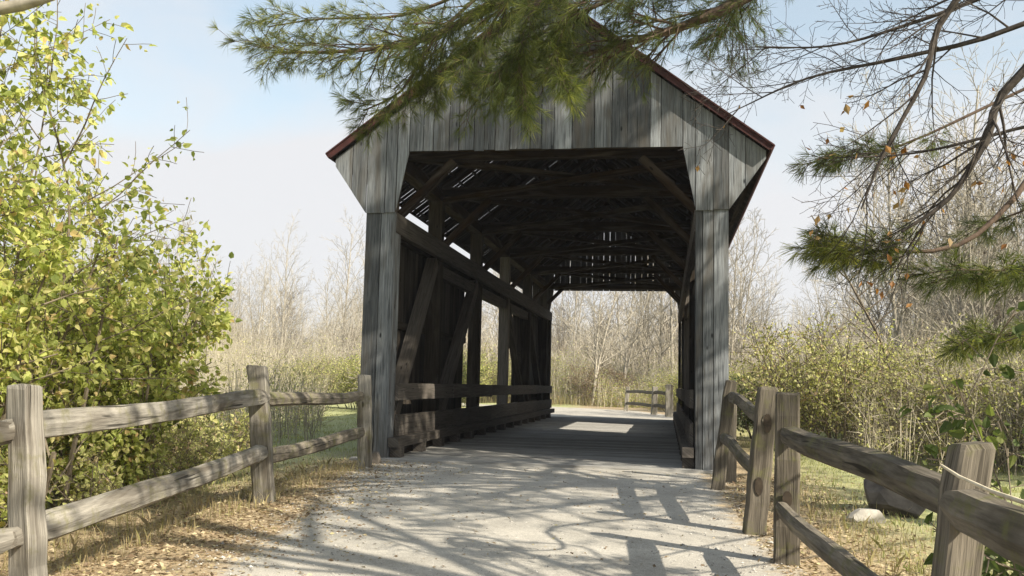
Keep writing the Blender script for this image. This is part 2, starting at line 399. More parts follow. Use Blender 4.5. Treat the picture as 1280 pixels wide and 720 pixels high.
for sx in (-1, 1):
    for k in range(12):
        a = .15 + k * .295; x = CX + sx * a
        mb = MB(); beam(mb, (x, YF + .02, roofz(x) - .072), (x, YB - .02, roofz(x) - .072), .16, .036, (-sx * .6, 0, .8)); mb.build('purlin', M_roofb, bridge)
    # roof boards running up the slope, thin gaps on the worn left slope
    mb = MB(); y = YF - .14
    dn = Vector((sx * 1.0, 0, -.752)).normalized(); nn = Vector((sx * .752, 0, 1)).normalized()
    while y < YB + .14:
        w = rng.uniform(.17, .25); g = rng.choice([.002, .002, .026, .042]) if sx < 0 else .0
        if YF < y < YF + .3: g = 0
        top = Vector((CX + sx * .012, y, 7.55)); bot = top + dn * (3.52 / dn.dot(Vector((sx, 0, 0)))) * 1
        P = [top, bot, bot + Vector((0, w - g, 0)), top + Vector((0, w - g, 0))]
        slab(mb, P, nn, .009, dn); y += w
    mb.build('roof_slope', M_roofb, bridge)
    # painted rake and eave trim
    for y, o_ in ((YF - .165, -1), (YB + .175, 1)):
        mb = MB(); a = Vector((CX + sx * .0, y, 7.565)); b2 = a + dn * 4.41
        beam(mb, a + nn * -.02, b2 + nn * -.02, .04, .085, nn); beam(mb, a + nn * .035 + Vector((0, -.012 * -o_, 0)), b2 + nn * .035 + dn * .02, .10, .022, nn)
        mb.build('rake_trim', M_red, bridge)
    mb = MB(); p = Vector((CX + sx * 3.54, 0, 7.565 - 3.55 * .752 + .0))
    beam(mb, (p.x, YF - .19, p.z + .01), (p.x, YB + .19, p.z + .01), .03, .09, nn); mb.build('eave_trim', M_red, bridge)
mb = MB(); beam(mb, (CX, YF - .19, 7.625), (CX, YB + .19, 7.625), .16, .03); mb.build('ridge_cap', M_red, bridge)
# tie board inside the portal opening
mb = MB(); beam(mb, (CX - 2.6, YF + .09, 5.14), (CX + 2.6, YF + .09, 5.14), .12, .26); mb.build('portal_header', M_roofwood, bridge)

mb = MB()
def rock(mb, c, s, seed, sub=3):
    import bmesh
    bm = bmesh.new(); bmesh.ops.create_icosphere(bm, subdivisions=sub, radius=1); q = random.Random(seed)
    dirs = [(Vector((q.gauss(0, 1), q.gauss(0, 1), q.gauss(0, 1))).normalized(), q.uniform(.55, .85)) for _ in range(14)]
    for v in bm.verts:
        d = v.co.copy()
        for n, k in dirs:
            e = d.dot(n)
            if e > k: d -= n * (e - k) * .9
        d *= 1 + .03 * math.sin(d.x * 9 + seed) * math.sin(d.y * 8)
        v.co = Vector((c[0] + d.x * s[0], c[1] + d.y * s[1], c[2] + d.z * s[2]))
    vs = [v.co[:] for v in bm.verts]; fs = [tuple(v.index for v in f.verts) for f in bm.faces]
    mb.add(vs, fs, [(0, 0, 0)] * len(vs)); bm.free()
rock(mb, (-4.32, 13.55, .05), (.14, .16, .16), 3); tag(mb.build('stone', M_rock), 'small grey stone at the foot of the left portal post', 'stone')
mb = MB(); rock(mb, (2.42, 10.6, .08), (.46, .42, .31), 12); tag(mb.build('boulder', M_rock, smooth=False), 'large dark brown boulder behind the right fence', 'boulder')
mb = MB(); rock(mb, (1.93, 9.7, .03), (.22, .2, .13), 9); tag(mb.build('boulder', M_rockp), 'low pale rock just left of the large dark boulder', 'boulder')

# ------------------------------------------------------------------ split-rail fences
def post(parent, base, top, w, mat, seed=0, holes=(.45, .95)):
    mb = MB(); q = random.Random(seed); p0 = Vector(base); p1 = Vector(top); n = 9; sides = 8
    sq = [(-1, -.82), (-.82, -1), (.82, -1), (1, -.82), (1, .82), (.82, 1), (-.82, 1), (-1, .82)]
    vs = []; at = []; ang = q.uniform(-.25, .25); off = q.random() * 30; r = q.random()
    for i in range(n + 2):
        k = min(i / n, 1); c = p0.lerp(p1, k) + Vector((q.gauss(0, .004), q.gauss(0, .004), 0)); s = w / 2 * (1.04 - .10 * k) * (1 if i <= n else .86)
        if i > n: c.z += .014
        for (a, b_) in sq:
            x = a * s * (1 + q.uniform(-.05, .05)); y = b_ * s * .8 * (1 + q.uniform(-.05, .05))
            dz = q.uniform(-.012, .012) if i >= n else 0
            vs.append((c.x + x * math.cos(ang) - y * math.sin(ang), c.y + x * math.sin(ang) + y * math.cos(ang), c.z + dz)); at.append((a * s + b_ * s * 1.3 + off, c.z + off, r))
    fs = [(i * 8 + j, i * 8 + (j + 1) % 8, (i + 1) * 8 + (j + 1) % 8, (i + 1) * 8 + j) for i in range(n + 1) for j in range(8)]
    fs.append(tuple(range((n + 1) * 8, (n + 2) * 8))); mb.add(vs, fs, at)
    return mb.build('post', mat, parent)
M_hole_shade = simple('mortise_painted_shade', (.03, .022, .016), (.06, .045, .03), 30)  # dark colour stands in for the shade inside open rail slots
def mortise_shade(parent, p, n, h=.15, w=.06):
    """dark disc on the face of a post, painted shade of an open rail slot"""
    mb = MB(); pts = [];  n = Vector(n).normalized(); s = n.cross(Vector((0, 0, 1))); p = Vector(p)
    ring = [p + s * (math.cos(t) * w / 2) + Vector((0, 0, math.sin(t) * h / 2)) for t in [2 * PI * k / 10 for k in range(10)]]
    slab(mb, ring, n, .006, (0, 0, 1)); return mb.build('mortise_shade', M_hole_shade, parent)
def rail(parent, a, b_, h, t, mat, seed=0, sag=.0):
    mb = MB(); q = random.Random(seed); a = Vector(a); b_ = Vector(b_); n = 14; d = (b_ - a); L = d.length
    s = d.cross(Vector((0, 0, 1))).normalized(); u = Vector((0, 0, 1)); vs = []; at = []; off = q.random() * 30; r = q.random()
    base = [(-.9, -.75), (0, -1.05), (.85, -.7), (1.05, .1), (.6, .95), (-.3, 1.05), (-1.0, .3)]; m_ = len(base)
    jj = [(q.uniform(-.12, .12), q.uniform(-.12, .12)) for _ in base]; ph = q.random() * 6
    for i in range(n + 1):
        k = i / n; e = min(1, min(k, 1 - k) * L / .22); sc = .55 + .45 * e
        c = a.lerp(b_, k) + u * (math.sin(k * PI) * -sag + .012 * math.sin(k * 7 + ph)) + s * .014 * math.sin(k * 5 + ph * 2)
        for j, (x, z) in enumerate(base):
            x = (x + jj[j][0] + q.uniform(-.07, .07)) * t / 2 * (.7 + .3 * e); z = (z + jj[j][1] + q.uniform(-.06, .06)) * h / 2 * sc
            vs.append(c + s * x + u * z); at.append((j * .035 + off, k * L + off, r))
    fs = [(i * m_ + j, i * m_ + (j + 1) % m_, (i + 1) * m_ + (j + 1) % m_, (i + 1) * m_ + j) for i in range(n) for j in range(m_)]
    fs.append(tuple(range(m_))[::-1]); fs.append(tuple(range(n * m_, (n + 1) * m_)))
    mb.add(vs, fs, at); return mb.build('rail', mat, parent)

fl = thing('split_rail_fence', 'sunlit grey split rail fence along the left side of the path', 'fence', (-3.98, 8.97, 0))
LP = [((-3.05, .4, -.2), (-3.0, .4, 1.2)), ((-3.22, 4.45, -.2), (-3.33, 4.4, 1.17)), ((-3.98, 8.97, -.2), (-4.15, 8.97, 1.36)), ((-4.26, 12.95, -.2), (-4.33, 12.95, 1.31))]
for i, (a, b_) in enumerate(LP): post(fl, a, b_, (.15, .155, .20, .2)[i], M_fence, 20 + i)
rail(fl, (-3.02, .4, .93), (-3.38, 4.5, .93), .14, .10, M_fence, 31); rail(fl, (-3.02, .4, .36), (-3.30, 4.5, .40), .14, .10, M_fence, 32)
rail(fl, (-3.36, 4.3, .945), (-4.08, 9.06, 1.05), .155, .10, M_fence, 33); rail(fl, (-3.28, 4.3, .40), (-4.02, 9.06, .50), .16, .10, M_fence, 34)
rail(fl, (-4.08, 8.9, 1.03), (-4.34, 13.02, 1.03), .15, .10, M_fence2, 35, .03); rail(fl, (-4.02, 8.9, .43), (-4.32, 13.02, .50), .16, .10, M_fence2, 36)

fr = thing('split_rail_fence', 'brown fence section with leaning posts joining the bridge portal on the right', 'fence', (.74, 8.4, 0))
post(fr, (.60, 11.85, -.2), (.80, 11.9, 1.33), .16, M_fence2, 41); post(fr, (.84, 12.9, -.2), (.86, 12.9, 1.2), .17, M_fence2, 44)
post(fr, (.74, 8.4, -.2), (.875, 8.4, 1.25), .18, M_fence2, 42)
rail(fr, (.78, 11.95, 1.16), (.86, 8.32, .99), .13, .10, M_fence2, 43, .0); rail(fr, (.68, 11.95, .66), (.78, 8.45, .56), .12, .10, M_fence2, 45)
mortise_shade(fr, (.865, 8.322, .96), (0, -1, 0), .17, .07); mortise_shade(fr, (.79, 8.322, .42), (0, -1, 0), .16, .07)

fn = thing('split_rail_fence', 'mossy split rail fence section nearest the camera on the right side of the path', 'fence', (.84, 7.07, 0))
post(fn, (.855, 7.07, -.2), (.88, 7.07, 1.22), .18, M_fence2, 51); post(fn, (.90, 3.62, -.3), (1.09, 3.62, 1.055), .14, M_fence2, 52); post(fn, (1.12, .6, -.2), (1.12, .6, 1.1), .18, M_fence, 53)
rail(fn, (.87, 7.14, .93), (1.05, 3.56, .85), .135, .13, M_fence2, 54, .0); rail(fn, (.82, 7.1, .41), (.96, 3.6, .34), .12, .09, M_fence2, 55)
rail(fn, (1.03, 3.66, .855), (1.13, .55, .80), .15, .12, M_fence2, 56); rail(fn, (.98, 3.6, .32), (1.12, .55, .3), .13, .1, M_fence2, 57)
mortise_shade(fn, (.86, 6.985, .47), (0, -1, 0), .12, .07)

ff = thing('split_rail_fence', 'pale fence seen through the bridge at the far bend of the path', 'fence', (-.5, 41.9, 0))
FP = [(.12, 40.0), (-.55, 42.2), (-2.0, 46.8), (-4.4, 50.0)]
for i, (x, y) in enumerate(FP[:3]): post(ff, (x, y, -.2), (x + (.0, .05, .1)[i], y, (1.35, 1.25, 1.2)[i]), (.34, .26, .2)[i], M_fence, 61 + i)
for i in range(2):
    (x0, y0), (x1, y1) = FP[i], FP[i + 1]
    for z in (1.0, .42): rail(ff, (x0, y0, z), (x1, y1, z), .15, .1, M_fence2, 65 + i)

# dry stalk lying over the near right post
mb = MB(); tube(mb, [Vector(p) for p in ((.955, 3.50, 1.0), (.985, 3.40, .97), (1.02, 3.2, .945), (1.06, 2.9, .93), (1.12, 2.4, .91), (1.25, 1.6, .95))], [.0045, .006, .007, .008, .009, .009], 6)
tag(mb.build('dry_stalk', M_stalk, smooth=True), 'thin pale dry stalk lying along the rail at the near right post', 'stalk')

# ------------------------------------------------------------------ plants: branching
def rdir(q): 
    return Vector((q.gauss(0, 1), q.gauss(0, 1), q.gauss(0, 1))).normalized()
def grow(mb, q, p, d, L, r, lvl, P, tips):
    n = max(3, int(L / P['seg'])) ; n = min(n, 9); pts = [p.copy()]; rad = [r]; dd = d.copy()
    rend = max(r * P.get('taper', .35), P['rmin'])
    for i in range(n):
        dd = (dd + rdir(q) * P['wob'] + Vector((0, 0, P['trop'][min(lvl, len(P['trop']) - 1)]))).normalized()
        np_ = pts[-1] + dd * (L / n)
        if 'clip' in P and not P['clip'](np_):
            if len(pts) < 2: return
            break
        pts.append(np_); rad.append(r + (rend - r) * (i + 1) / n)
    n = len(pts) - 1
    tube(mb, pts, rad, P['sides'][min(lvl, len(P['sides']) - 1)], rnd=q.random())
    if lvl >= P['depth']:
        tips.append((pts, dd)); return
    if lvl >= P['depth'] - 1: tips.append((pts, dd))
    k = P['kids'][lvl]; a0 = q.random() * 6.28
    for j in range(k):
        t = P['start'][lvl] + (1 - P['start'][lvl]) * (j + q.random() * .8) / k; t = min(t, .99); i = min(int(t * n), n - 1); f = t * n - i
        b = pts[i].lerp(pts[i + 1], f); tan = (pts[i + 1] - pts[i]).normalized(); a0 += 2.4 + q.uniform(-.5, .5)
        x = tan.cross(Vector((0, 0, 1)) if abs(tan.z) < .9 else Vector((1, 0, 0))).normalized(); y = tan.cross(x)
        ang = R(P['ang'][lvl] + q.uniform(-12, 12)); side = x * math.cos(a0) + y * math.sin(a0)
        nd = (tan * math.cos(ang) + side * math.sin(ang)).normalized()
        ll = L * P['len'][lvl] * (1 - P.get('fall', .55) * (t if lvl == 0 else t * .6)) * q.uniform(.75, 1.2)
        rr = max(P['rmin'], min(rad[i] * .62, r * P['rk'][lvl]) * q.uniform(.75, 1.1))
        grow(mb, q, b, nd, ll, rr, lvl + 1, P, tips)

# ---- vectorised leaves
def unit(a): return a / np.maximum(np.linalg.norm(a, axis=1, keepdims=True), 1e-6)
def leaves(mb, pos, dirs, size, wid=.55, near=False, droop=.15, rnd=None, flatup=.5, rs=nr):
    n = len(pos); d = unit(dirs); up = rs.normal(size=(n, 3)) * (1 - flatup) + np.array([0, 0, 1.0]) * flatup
    s = unit(np.cross(d, up)); u = np.cross(s, d); size = size[:, None]; c = rs.random(n) if rnd is None else rnd
    if near:
        co = [(0, 0, 0), (.5, 0, -.06), (1, 0, -.06 - droop), (.22, .42, .06), (.62, .34, .02), (.22, -.42, .06), (.62, -.34, .02)]
        fs = np.array([(0, 3, 4, 1), (1, 4, 2, 2), (0, 1, 6, 5), (1, 2, 6, 6)])
        tri = None
    else:
        co = [(0, 0, 0), (.45, .5, .04), (1, 0, -droop), (.45, -.5, .04)]; fs = np.array([(0, 1, 2, 3)])
    V = np.stack([pos + d * (size * a) + s * (size * b * wid) + u * (size * h) for a, b, h in co], 1); k = len(co)
    A = np.zeros((n, k, 3)); A[:, :, 2] = c[:, None]; A[:, :, 0] = rs.random(n)[:, None] * 50
    base = (np.arange(n) * k)[:, None, None]
    if near:
        q4 = np.array([(0, 3, 4, 1), (0, 1, 6, 5)]); t3 = np.array([(1, 4, 2), (1, 2, 6)])
        F4 = (q4[None] + base).reshape(-1, 4); F3 = (t3[None] + base).reshape(-1, 3)
        mb.addnp(V.reshape(-1, 3), F4, A.reshape(-1, 3))
        nv = len(mb.v) + sum(len(b_[0]) for b_ in mb.big[:-1])
        # triangles share the vertices just added
        mb.big.append((np.zeros((0, 3)), F3 - sum([0]) - (len(V.reshape(-1, 3))), np.zeros((0, 3))))
    else:
        mb.addnp(V.reshape(-1, 3), (fs[None] + base).reshape(-1, 4), A.reshape(-1, 3))
def needles(mb, pos, dirs, length, wid, per, spread=.55, col=None, rs=nr):
    n = len(pos) * per; P = np.repeat(pos, per, 0); D = unit(np.repeat(unit(dirs), per, 0) + rs.normal(size=(n, 3)) * spread)
    s = unit(np.cross(D, rs.normal(size=(n, 3)))); L = (length * rs.uniform(.7, 1.15, n))[:, None]
    sag = np.array([0, 0, -1.0]) * (L * .12)
    V = np.stack([P + s * wid / 2, P - s * wid / 2, P + D * L * .6 - s * wid / 2 + sag * .3, P + D * L + sag, P + D * L * .6 + s * wid / 2 + sag * .3], 1)
    A = np.zeros((n, 5, 3)); c = (rs.random(len(pos)) * .8 if col is None else col); A[:, :, 2] = (np.repeat(c, per) + rs.random(n) * .2)[:, None]
    F = (np.array([[0, 1, 2, 3, 4]])[None] + (np.arange(n) * 5)[:, None, None]).reshape(-1, 5)
    mb.addnp(V.reshape(-1, 3), F, A.reshape(-1, 3))
def tri_needles(mb, pos, dirs, length, wid, per, spread=.6, rs=nr):
    n = len(pos) * per; P = np.repeat(pos, per, 0); D = unit(np.repeat(unit(dirs), per, 0) + rs.normal(size=(n, 3)) * spread)
    s = unit(np.cross(D, rs.normal(size=(n, 3)))); L = (length * rs.uniform(.7, 1.15, n))[:, None]
    V = np.stack([P + s * wid / 2, P - s * wid / 2, P + D * L], 1); A = np.zeros((n, 3, 3)); A[:, :, 2] = (np.repeat(rs.random(len(pos)) * .7, per))[:, None]
    F = (np.array([[0, 1, 2]])[None] + (np.arange(n) * 3)[:, None, None]).reshape(-1, 3); mb.addnp(V.reshape(-1, 3), F, A.reshape(-1, 3))
def along(tips, per, q, from_=.15):
    P = []; D = []
    for pts, dd in tips:
        for _ in range(per):
            t = q.uniform(from_, 1) * (len(pts) - 1); i = min(int(t), len(pts) - 2); P.append(pts[i].lerp(pts[i + 1], t - i)[:]); D.append((pts[i + 1] - pts[i]).normalized()[:])
    return np.array(P), np.array(D)

# ---- pine beside the path: trunk outside the frame, crown shading the portal, limbs reaching into view
pine = thing('pine_tree', 'tall white pine whose needled boughs hang across the top of the bridge gable', 'tree', (7.2, 7.4, 0))
q = random.Random(5)
mb = MB(); tp = [Vector((7.2 + .05 * math.sin(i), 7.4 + .06 * math.cos(i * 1.3), -.2 + i * 1.3)) for i in range(13)]
tube(mb, tp, [.34 - .024 * i for i in range(13)], 12, lump=.05); mb.build('trunk', M_pinebark, pine, smooth=True)
PB = dict(seg=.35, wob=.07, trop=(.01, .0, .0), rmin=.004, sides=(6, 4, 3), depth=2, kids=(12, 7), start=(.25, .15), ang=(50, 45), len=(.42, .42), rk=(.4, .5), taper=.25, fall=.55)
limbs = MB(); crown_tips = []
for i in range(46):
    z = 5.4 + 9.2 * (i / 46) ** 1.0; a = i * 2.4 + q.uniform(-.3, .3); L = (4.6 * (1 - (z - 5.0) / 11.5) ** .75) * q.uniform(.8, 1.15)
    d = Vector((math.cos(a), math.sin(a), q.uniform(.05, .3))).normalized(); grow(limbs, q, Vector((7.2, 7.4, z)), d, L, .05 + .01 * L, 0, PB, crown_tips)
limbs.build('limb', M_pinebark, pine)
nd = MB(); P, D = along(crown_tips, 5, q); needles_n = len(P); tri_needles(nd, P, D, .15, .009, 14, .6)
nd.build('crown', M_needle, pine)
# limbs reaching over the path in view
def path_limb(ctrl, r0, r1, n=14):
    """smooth polyline through control points"""
    pts = []; c = [Vector(p) for p in ctrl]; c = [c[0] * 2 - c[1]] + c + [c[-1] * 2 - c[-2]]
    for i in range(1, len(c) - 2):
        for k in range(n // (len(c) - 3) + 1):
            t = k / (n // (len(c) - 3) + 1); p0, p1, p2, p3 = c[i - 1], c[i], c[i + 1], c[i + 2]
            pts.append(.5 * ((2 * p1) + (p2 - p0) * t + (2 * p0 - 5 * p1 + 4 * p2 - p3) * t * t + (3 * p1 - p0 - 3 * p2 + p3) * t ** 3))
    pts.append(c[-2]); m_ = len(pts); return pts, [r0 + (r1 - r0) * i / (m_ - 1) for i in range(m_)]
def bough(ctrl, r0, r1, q, start, nside, slen, yellow=.0, per=10, droop=-.15, tuftn=3, wid=.0019, nl=.105, hang=0.0):
    pts, rad = path_limb(ctrl, r0, r1); mb = MB(); tube(mb, pts, rad, 7, lump=.04); tips = []
    if ctrl[0][0] < 5:   # the bare inner part, back to the trunk
        a = Vector(ctrl[0]); dd = a - Vector(ctrl[1]); z = min(a.z + 1.6, 7.5)
        ip, ir = path_limb([(7.1, 7.4, z), ((7.1 + a.x) / 2, (7.4 + a.y) / 2, (z + a.z) / 2 + .35), a], r0 * 2.2, r0, 12); tube(mb, ip, ir, 7, lump=.04)
    Pp = dict(seg=.12, wob=.10, trop=(droop * .25, droop * .2, 0), rmin=.0022, sides=(4, 3, 3), depth=1, kids=(9,), start=(.2,), ang=(38,), len=(.5,), rk=(.5,), taper=.3, fall=.5)
    m_ = len(pts); tan0 = None
    for j in range(nside):
        t = (start + (1 - start) * (j + q.random()) / nside) * (m_ - 1); i = min(int(t), m_ - 2); b = pts[i].lerp(pts[i + 1], t - i); tan = (pts[i + 1] - pts[i]).normalized()
        side = tan.cross(Vector((0, 0, 1))).normalized() * (1 if j % 2 else -1); k = q.uniform(.7, 1.2)
        d = (tan * .75 + side * .8 + Vector((0, 0, q.uniform(-.35, .2) - hang))).normalized()
        grow(mb, q, b, d, slen * k * (1 - .45 * t / m_), max(.004, rad[i] * .4), 0, Pp, tips)
    tips.append((pts[-4:], (pts[-1] - pts[-2]).normalized()))
    mb.build('limb', M_pinebark, pine, smooth=True)
    P, D = along(tips, tuftn, q, .3); n = len(P); col = np.clip(nr.random(n) * .6 + yellow * (nr.random(n) < .6), 0, .8)
    nd = MB(); needles(nd, P, D, nl, wid, per, .42, col); nd.build('needles', M_needle, pine, smooth=False)
bough([(7.1, 7.4, 6.2), (3.5, 7.1, 6.1), (.6, 7.0, 5.2), (-1.17, 7.0, 4.36), (-1.9, 7.0, 4.02), (-2.55, 7.05, 3.95), (-3.3, 7.1, 3.98)], .07, .008, q, .60, 26, .75, yellow=.28)
bough([(.2, 7.0, 5.1), (-.6, 6.9, 4.6), (-1.3, 6.7, 4.3), (-1.75, 6.6, 3.85), (-2.0, 6.6, 3.45), (-2.3, 6.6, 3.3)], .022, .006, q, .45, 14, .55, yellow=.05)
bough([(7.1, 7.4, 6.6), (3.5, 6.9, 5.7), (.75, 6.7, 4.2), (.2, 6.6, 3.9), (-.25, 6.55, 3.75), (-.8, 6.5, 3.6), (-1.3, 6.5, 3.45)], .065, .008, q, .50, 28, .75, yellow=.0)
bough([(1.6, 6.4, 4.6), (.6, 6.2, 4.3), (-.2, 6.1, 3.95), (-.8, 6.1, 3.7), (-1.1, 6.1, 3.45)], .025, .006, q, .3, 22, .6, yellow=.0)
bough([(.8, 6.6, 4.9), (-.1, 6.3, 4.5), (-.7, 6.1, 4.1), (-1.0, 6.0, 3.6), (-.95, 6.0, 3.2)], .022, .006, q, .3, 22, .5, yellow=.08, hang=.3)
bough([(2.6, 7.4, 5.6), (1.3, 7.2, 4.9), (.6, 7.1, 4.35), (.5, 7.1, 4.15)], .022, .006, q, .3, 14, .7, yellow=.0)
bough([(2.2, 6.6, 4.9), (.9, 6.3, 4.5), (.1, 6.2, 4.2), (-.5, 6.1, 3.95), (-.75, 6.1, 3.6), (-.7, 6.1, 3.35)], .02, .006, q, .25, 26, .5, yellow=.1)
bough([(2.2, 6.9, 5.0), (1.0, 6.8, 4.5), (.55, 6.8, 4.15), (.45, 6.8, 4.1), (-.3, 6.8, 3.95)], .02, .006, q, .2, 18, .7, yellow=.0)
bough([(1.2, 6.9, 5.3), (.1, 6.7, 4.9), (-.8, 6.5, 4.35), (-1.45, 6.4, 3.95), (-1.8, 6.4, 3.7)], .02, .006, q, .3, 22, .5, yellow=.12)
bough([(-.6, 7.0, 4.9), (-1.5, 7.1, 4.5), (-2.2, 7.2, 4.3), (-2.9, 7.2, 4.3), (-3.4, 7.2, 4.25)], .02, .005, q, .3, 18, .5, yellow=.35)
bough([(.4, 7.2, 5.2), (-.6, 7.2, 4.75), (-1.3, 7.1, 4.3), (-1.7, 7.0, 3.9), (-1.85, 7.0, 3.6)], .02, .005, q, .3, 20, .5, yellow=.1)
bough([(.0, 6.5, 4.7), (-.8, 6.4, 4.35), (-1.25, 6.4, 3.9), (-1.45, 6.4, 3.5)], .018, .005, q, .3, 18, .45, yellow=.15)
# right-hand boughs lower down
bough([(6.9, 7.2, 4.9), (4.2, 6.5, 3.7), (2.6, 6.0, 3.05), (2.0, 5.7, 2.4), (1.65, 5.6, 2.1), (1.2, 5.5, 2.05), (.95, 5.5, 2.1)], .03, .005, q, .74, 18, .42, yellow=.25)
bough([(6.9, 7.0, 4.0), (4.0, 6.2, 2.8), (2.6, 5.6, 2.2), (2.0, 5.4, 1.95), (1.5, 5.3, 1.92)], .02, .003, q, .62, 12, .40, yellow=.15, tuftn=3)
bough([(6.9, 7.0, 3.4), (4.0, 6.0, 2.3), (2.6, 5.4, 1.85), (2.0, 5.3, 1.62), (1.6, 5.3, 1.55)], .018, .003, q, .62, 11, .36, yellow=.2, tuftn=3)
bough([(6.9, 7.4, 5.3), (4.2, 7.0, 4.2), (2.4, 6.4, 3.3), (1.5, 6.2, 2.85), (1.0, 6.1, 2.75)], .02, .003, q, .66, 10, .36, yellow=.0, tuftn=3)
bough([(6.8, 7.8, 4.9), (4.6, 8.0, 3.6), (3.2, 8.0, 2.9), (2.5, 8.0, 2.6)], .03, .005, q, .5, 10, .5, yellow=.05, tuftn=3)

# ---- bare tree right, twigs and a few brown leaves in the upper right
bare = thing('bare_tree', 'almost leafless tree arching dark limbs and a few orange leaves into the upper right', 'tree', (5.6, 1.6, 0))
q = random.Random(15); mb = MB(); tips = []
tube(mb, [Vector((5.6, 1.6, -.2)), Vector((5.55, 1.65, 1.5)), Vector((5.5, 1.75, 3.2)), Vector((5.35, 1.8, 5)), Vector((5.4, 1.9, 7)), Vector((5.3, 2.1, 9))], [.28, .24, .21, .17, .11, .05], 10, lump=.04); mb.build('trunk', M_bark, bare, smooth=True)
PT = dict(seg=.45, wob=.10, trop=(.03, .03, .02, .01), rmin=.004, sides=(7, 5, 4, 3), depth=3, kids=(6, 5, 5), start=(.2, .2, .2), ang=(42, 42, 45), len=(.55, .5, .5), rk=(.5, .5, .5), taper=.25, fall=.45)
mb = MB()
for (z, a, el, L, r) in ((4.6, 165, 42, 4.4, .09), (5.2, 100, 30, 4.5, .08), (5.4, 250, 35, 4.2, .08), (6.2, 185, 45, 4.0, .08), (6.8, 60, 35, 3.8, .07), (7.4, 150, 50, 3.6, .06), (7.9, 300, 50, 3.4, .06), (8.6, 210, 65, 3.0, .05), (8.9, 30, 75, 3, .04)):
    d = Vector((math.cos(R(a)) * math.cos(R(el)), math.sin(R(a)) * math.cos(R(el)), math.sin(R(el)))); grow(mb, q, Vector((5.4, 1.8, z)), d, L, r, 0, PT, tips)
mb.build('limb', M_bark, bare)
# drooping limbs seen in the frame
PV = dict(seg=.12, wob=.16, trop=(.0, .01, .0), rmin=.0013, sides=(5, 4, 3), depth=2, kids=(7, 4), start=(.15, .15), ang=(45, 45), len=(.5, .5), rk=(.45, .45), taper=.2, fall=.4)
vt = []
for ctrl, r0, r1, ns, sl in (
        ([(5.4, 1.8, 3.3), (4.4, 3.4, 4.2), (3.0, 4.6, 3.9), (1.84, 5.0, 2.95), (1.62, 5.0, 2.55), (1.43, 5.0, 2.25), (1.2, 5.0, 2.08)], .042, .007, 11, .6),
        ([(5.4, 1.8, 4.3), (3.8, 3.6, 4.8), (2.3, 4.6, 4.1), (1.5, 5.0, 3.32), (1.33, 5.0, 2.9), (1.12, 5.0, 2.5), (1.0, 5.0, 2.2)], .034, .004, 12, .6),
        ([(5.4, 1.8, 3.9), (4.2, 3.6, 4.3), (3.0, 4.8, 3.7), (1.9, 5.2, 3.25), (1.3, 5.3, 3.12), (.8, 5.4, 3.05), (.35, 5.4, 2.85)], .028, .0028, 14, .55),
        ([(5.2, 1.9, 4.6), (4.0, 3.8, 4.6), (2.6, 5.0, 3.75), (1.8, 5.2, 3.45), (1.3, 5.3, 3.3), (.9, 5.3, 3.2), (.5, 5.4, 3.25)], .024, .0028, 13, .55),
        ([(5.2, 1.9, 3.6), (4.0, 4.0, 3.7), (2.8, 5.2, 2.95), (1.9, 5.4, 2.72), (1.4, 5.5, 2.62), (.95, 5.5, 2.6)], .022, .0028, 10, .45)):
    pts, rad = path_limb(ctrl, r0, r1, 18); mb = MB(); tube(mb, pts, rad, 7, lump=.05); m_ = len(pts)
    for j in range(ns):
        t = (.45 + .53 * (j + q.random()) / ns) * (m_ - 1); i = min(int(t), m_ - 2); tan = (pts[i + 1] - pts[i]).normalized()
        d = (tan * .7 + rdir(q) * .6 + Vector((-.1, 0, 0))).normalized(); grow(mb, q, pts[i].lerp(pts[i + 1], t - i), d, sl * q.uniform(.6, 1.1), max(.0035, rad[i] * .4), 0, PV, vt)
    mb.build('limb', M_bark, bare)
P, D = along(vt, 1, q); k = [i for i in range(len(P)) if P[i][2] < 3.0 and q.random() < .055]
mb = MB(); P = P[k]; leaves(mb, P, nr.normal(size=(len(k), 3)) + np.array([0, 0, -.8]), nr.uniform(.035, .065, len(k)), .6, flatup=.1); mb.build('leaves', M_leafB, bare)

# ---- tree at the left whose pale limb crosses the corner of the frame
lt = thing('bare_tree', 'tree beyond the left edge with one pale bare limb in the top left corner', 'tree', (-7.6, 5.0, 0))
mb = MB(); tube(mb, [Vector((-7.6, 5.0, -.2)), Vector((-7.5, 5.0, 2)), Vector((-7.55, 5.1, 4)), Vector((-7.3, 5.1, 7))], [.22, .18, .15, .05], 10, lump=.04); mb.build('trunk', M_bark, lt, smooth=True)
q = random.Random(4); mb = MB(); tt = []
pts, rad = path_limb([(-7.5, 5.0, 3.2), (-6.2, 5.6, 3.7), (-5.05, 6, 3.98), (-4.6, 6.0, 4.06), (-4.1, 6.1, 4.3), (-3.6, 6.2, 4.7)], .07, .02); tube(mb, pts, rad, 8, lump=.04); mb.build('limb', M_pale, lt, smooth=True)
mb = MB()
for (z, a, el, L, r) in ((4, 60, 45, 3, .06), (5, 190, 40, 3, .05), (6, 300, 55, 2.4, .05)):
    grow(mb, q, Vector((-7.5, 5.05, z)), Vector((math.cos(R(a)) * math.cos(R(el)), math.sin(R(a)) * math.cos(R(el)), math.sin(R(el)))), L, r, 0, PT, tt)
mb.build('limb', M_bark, lt)

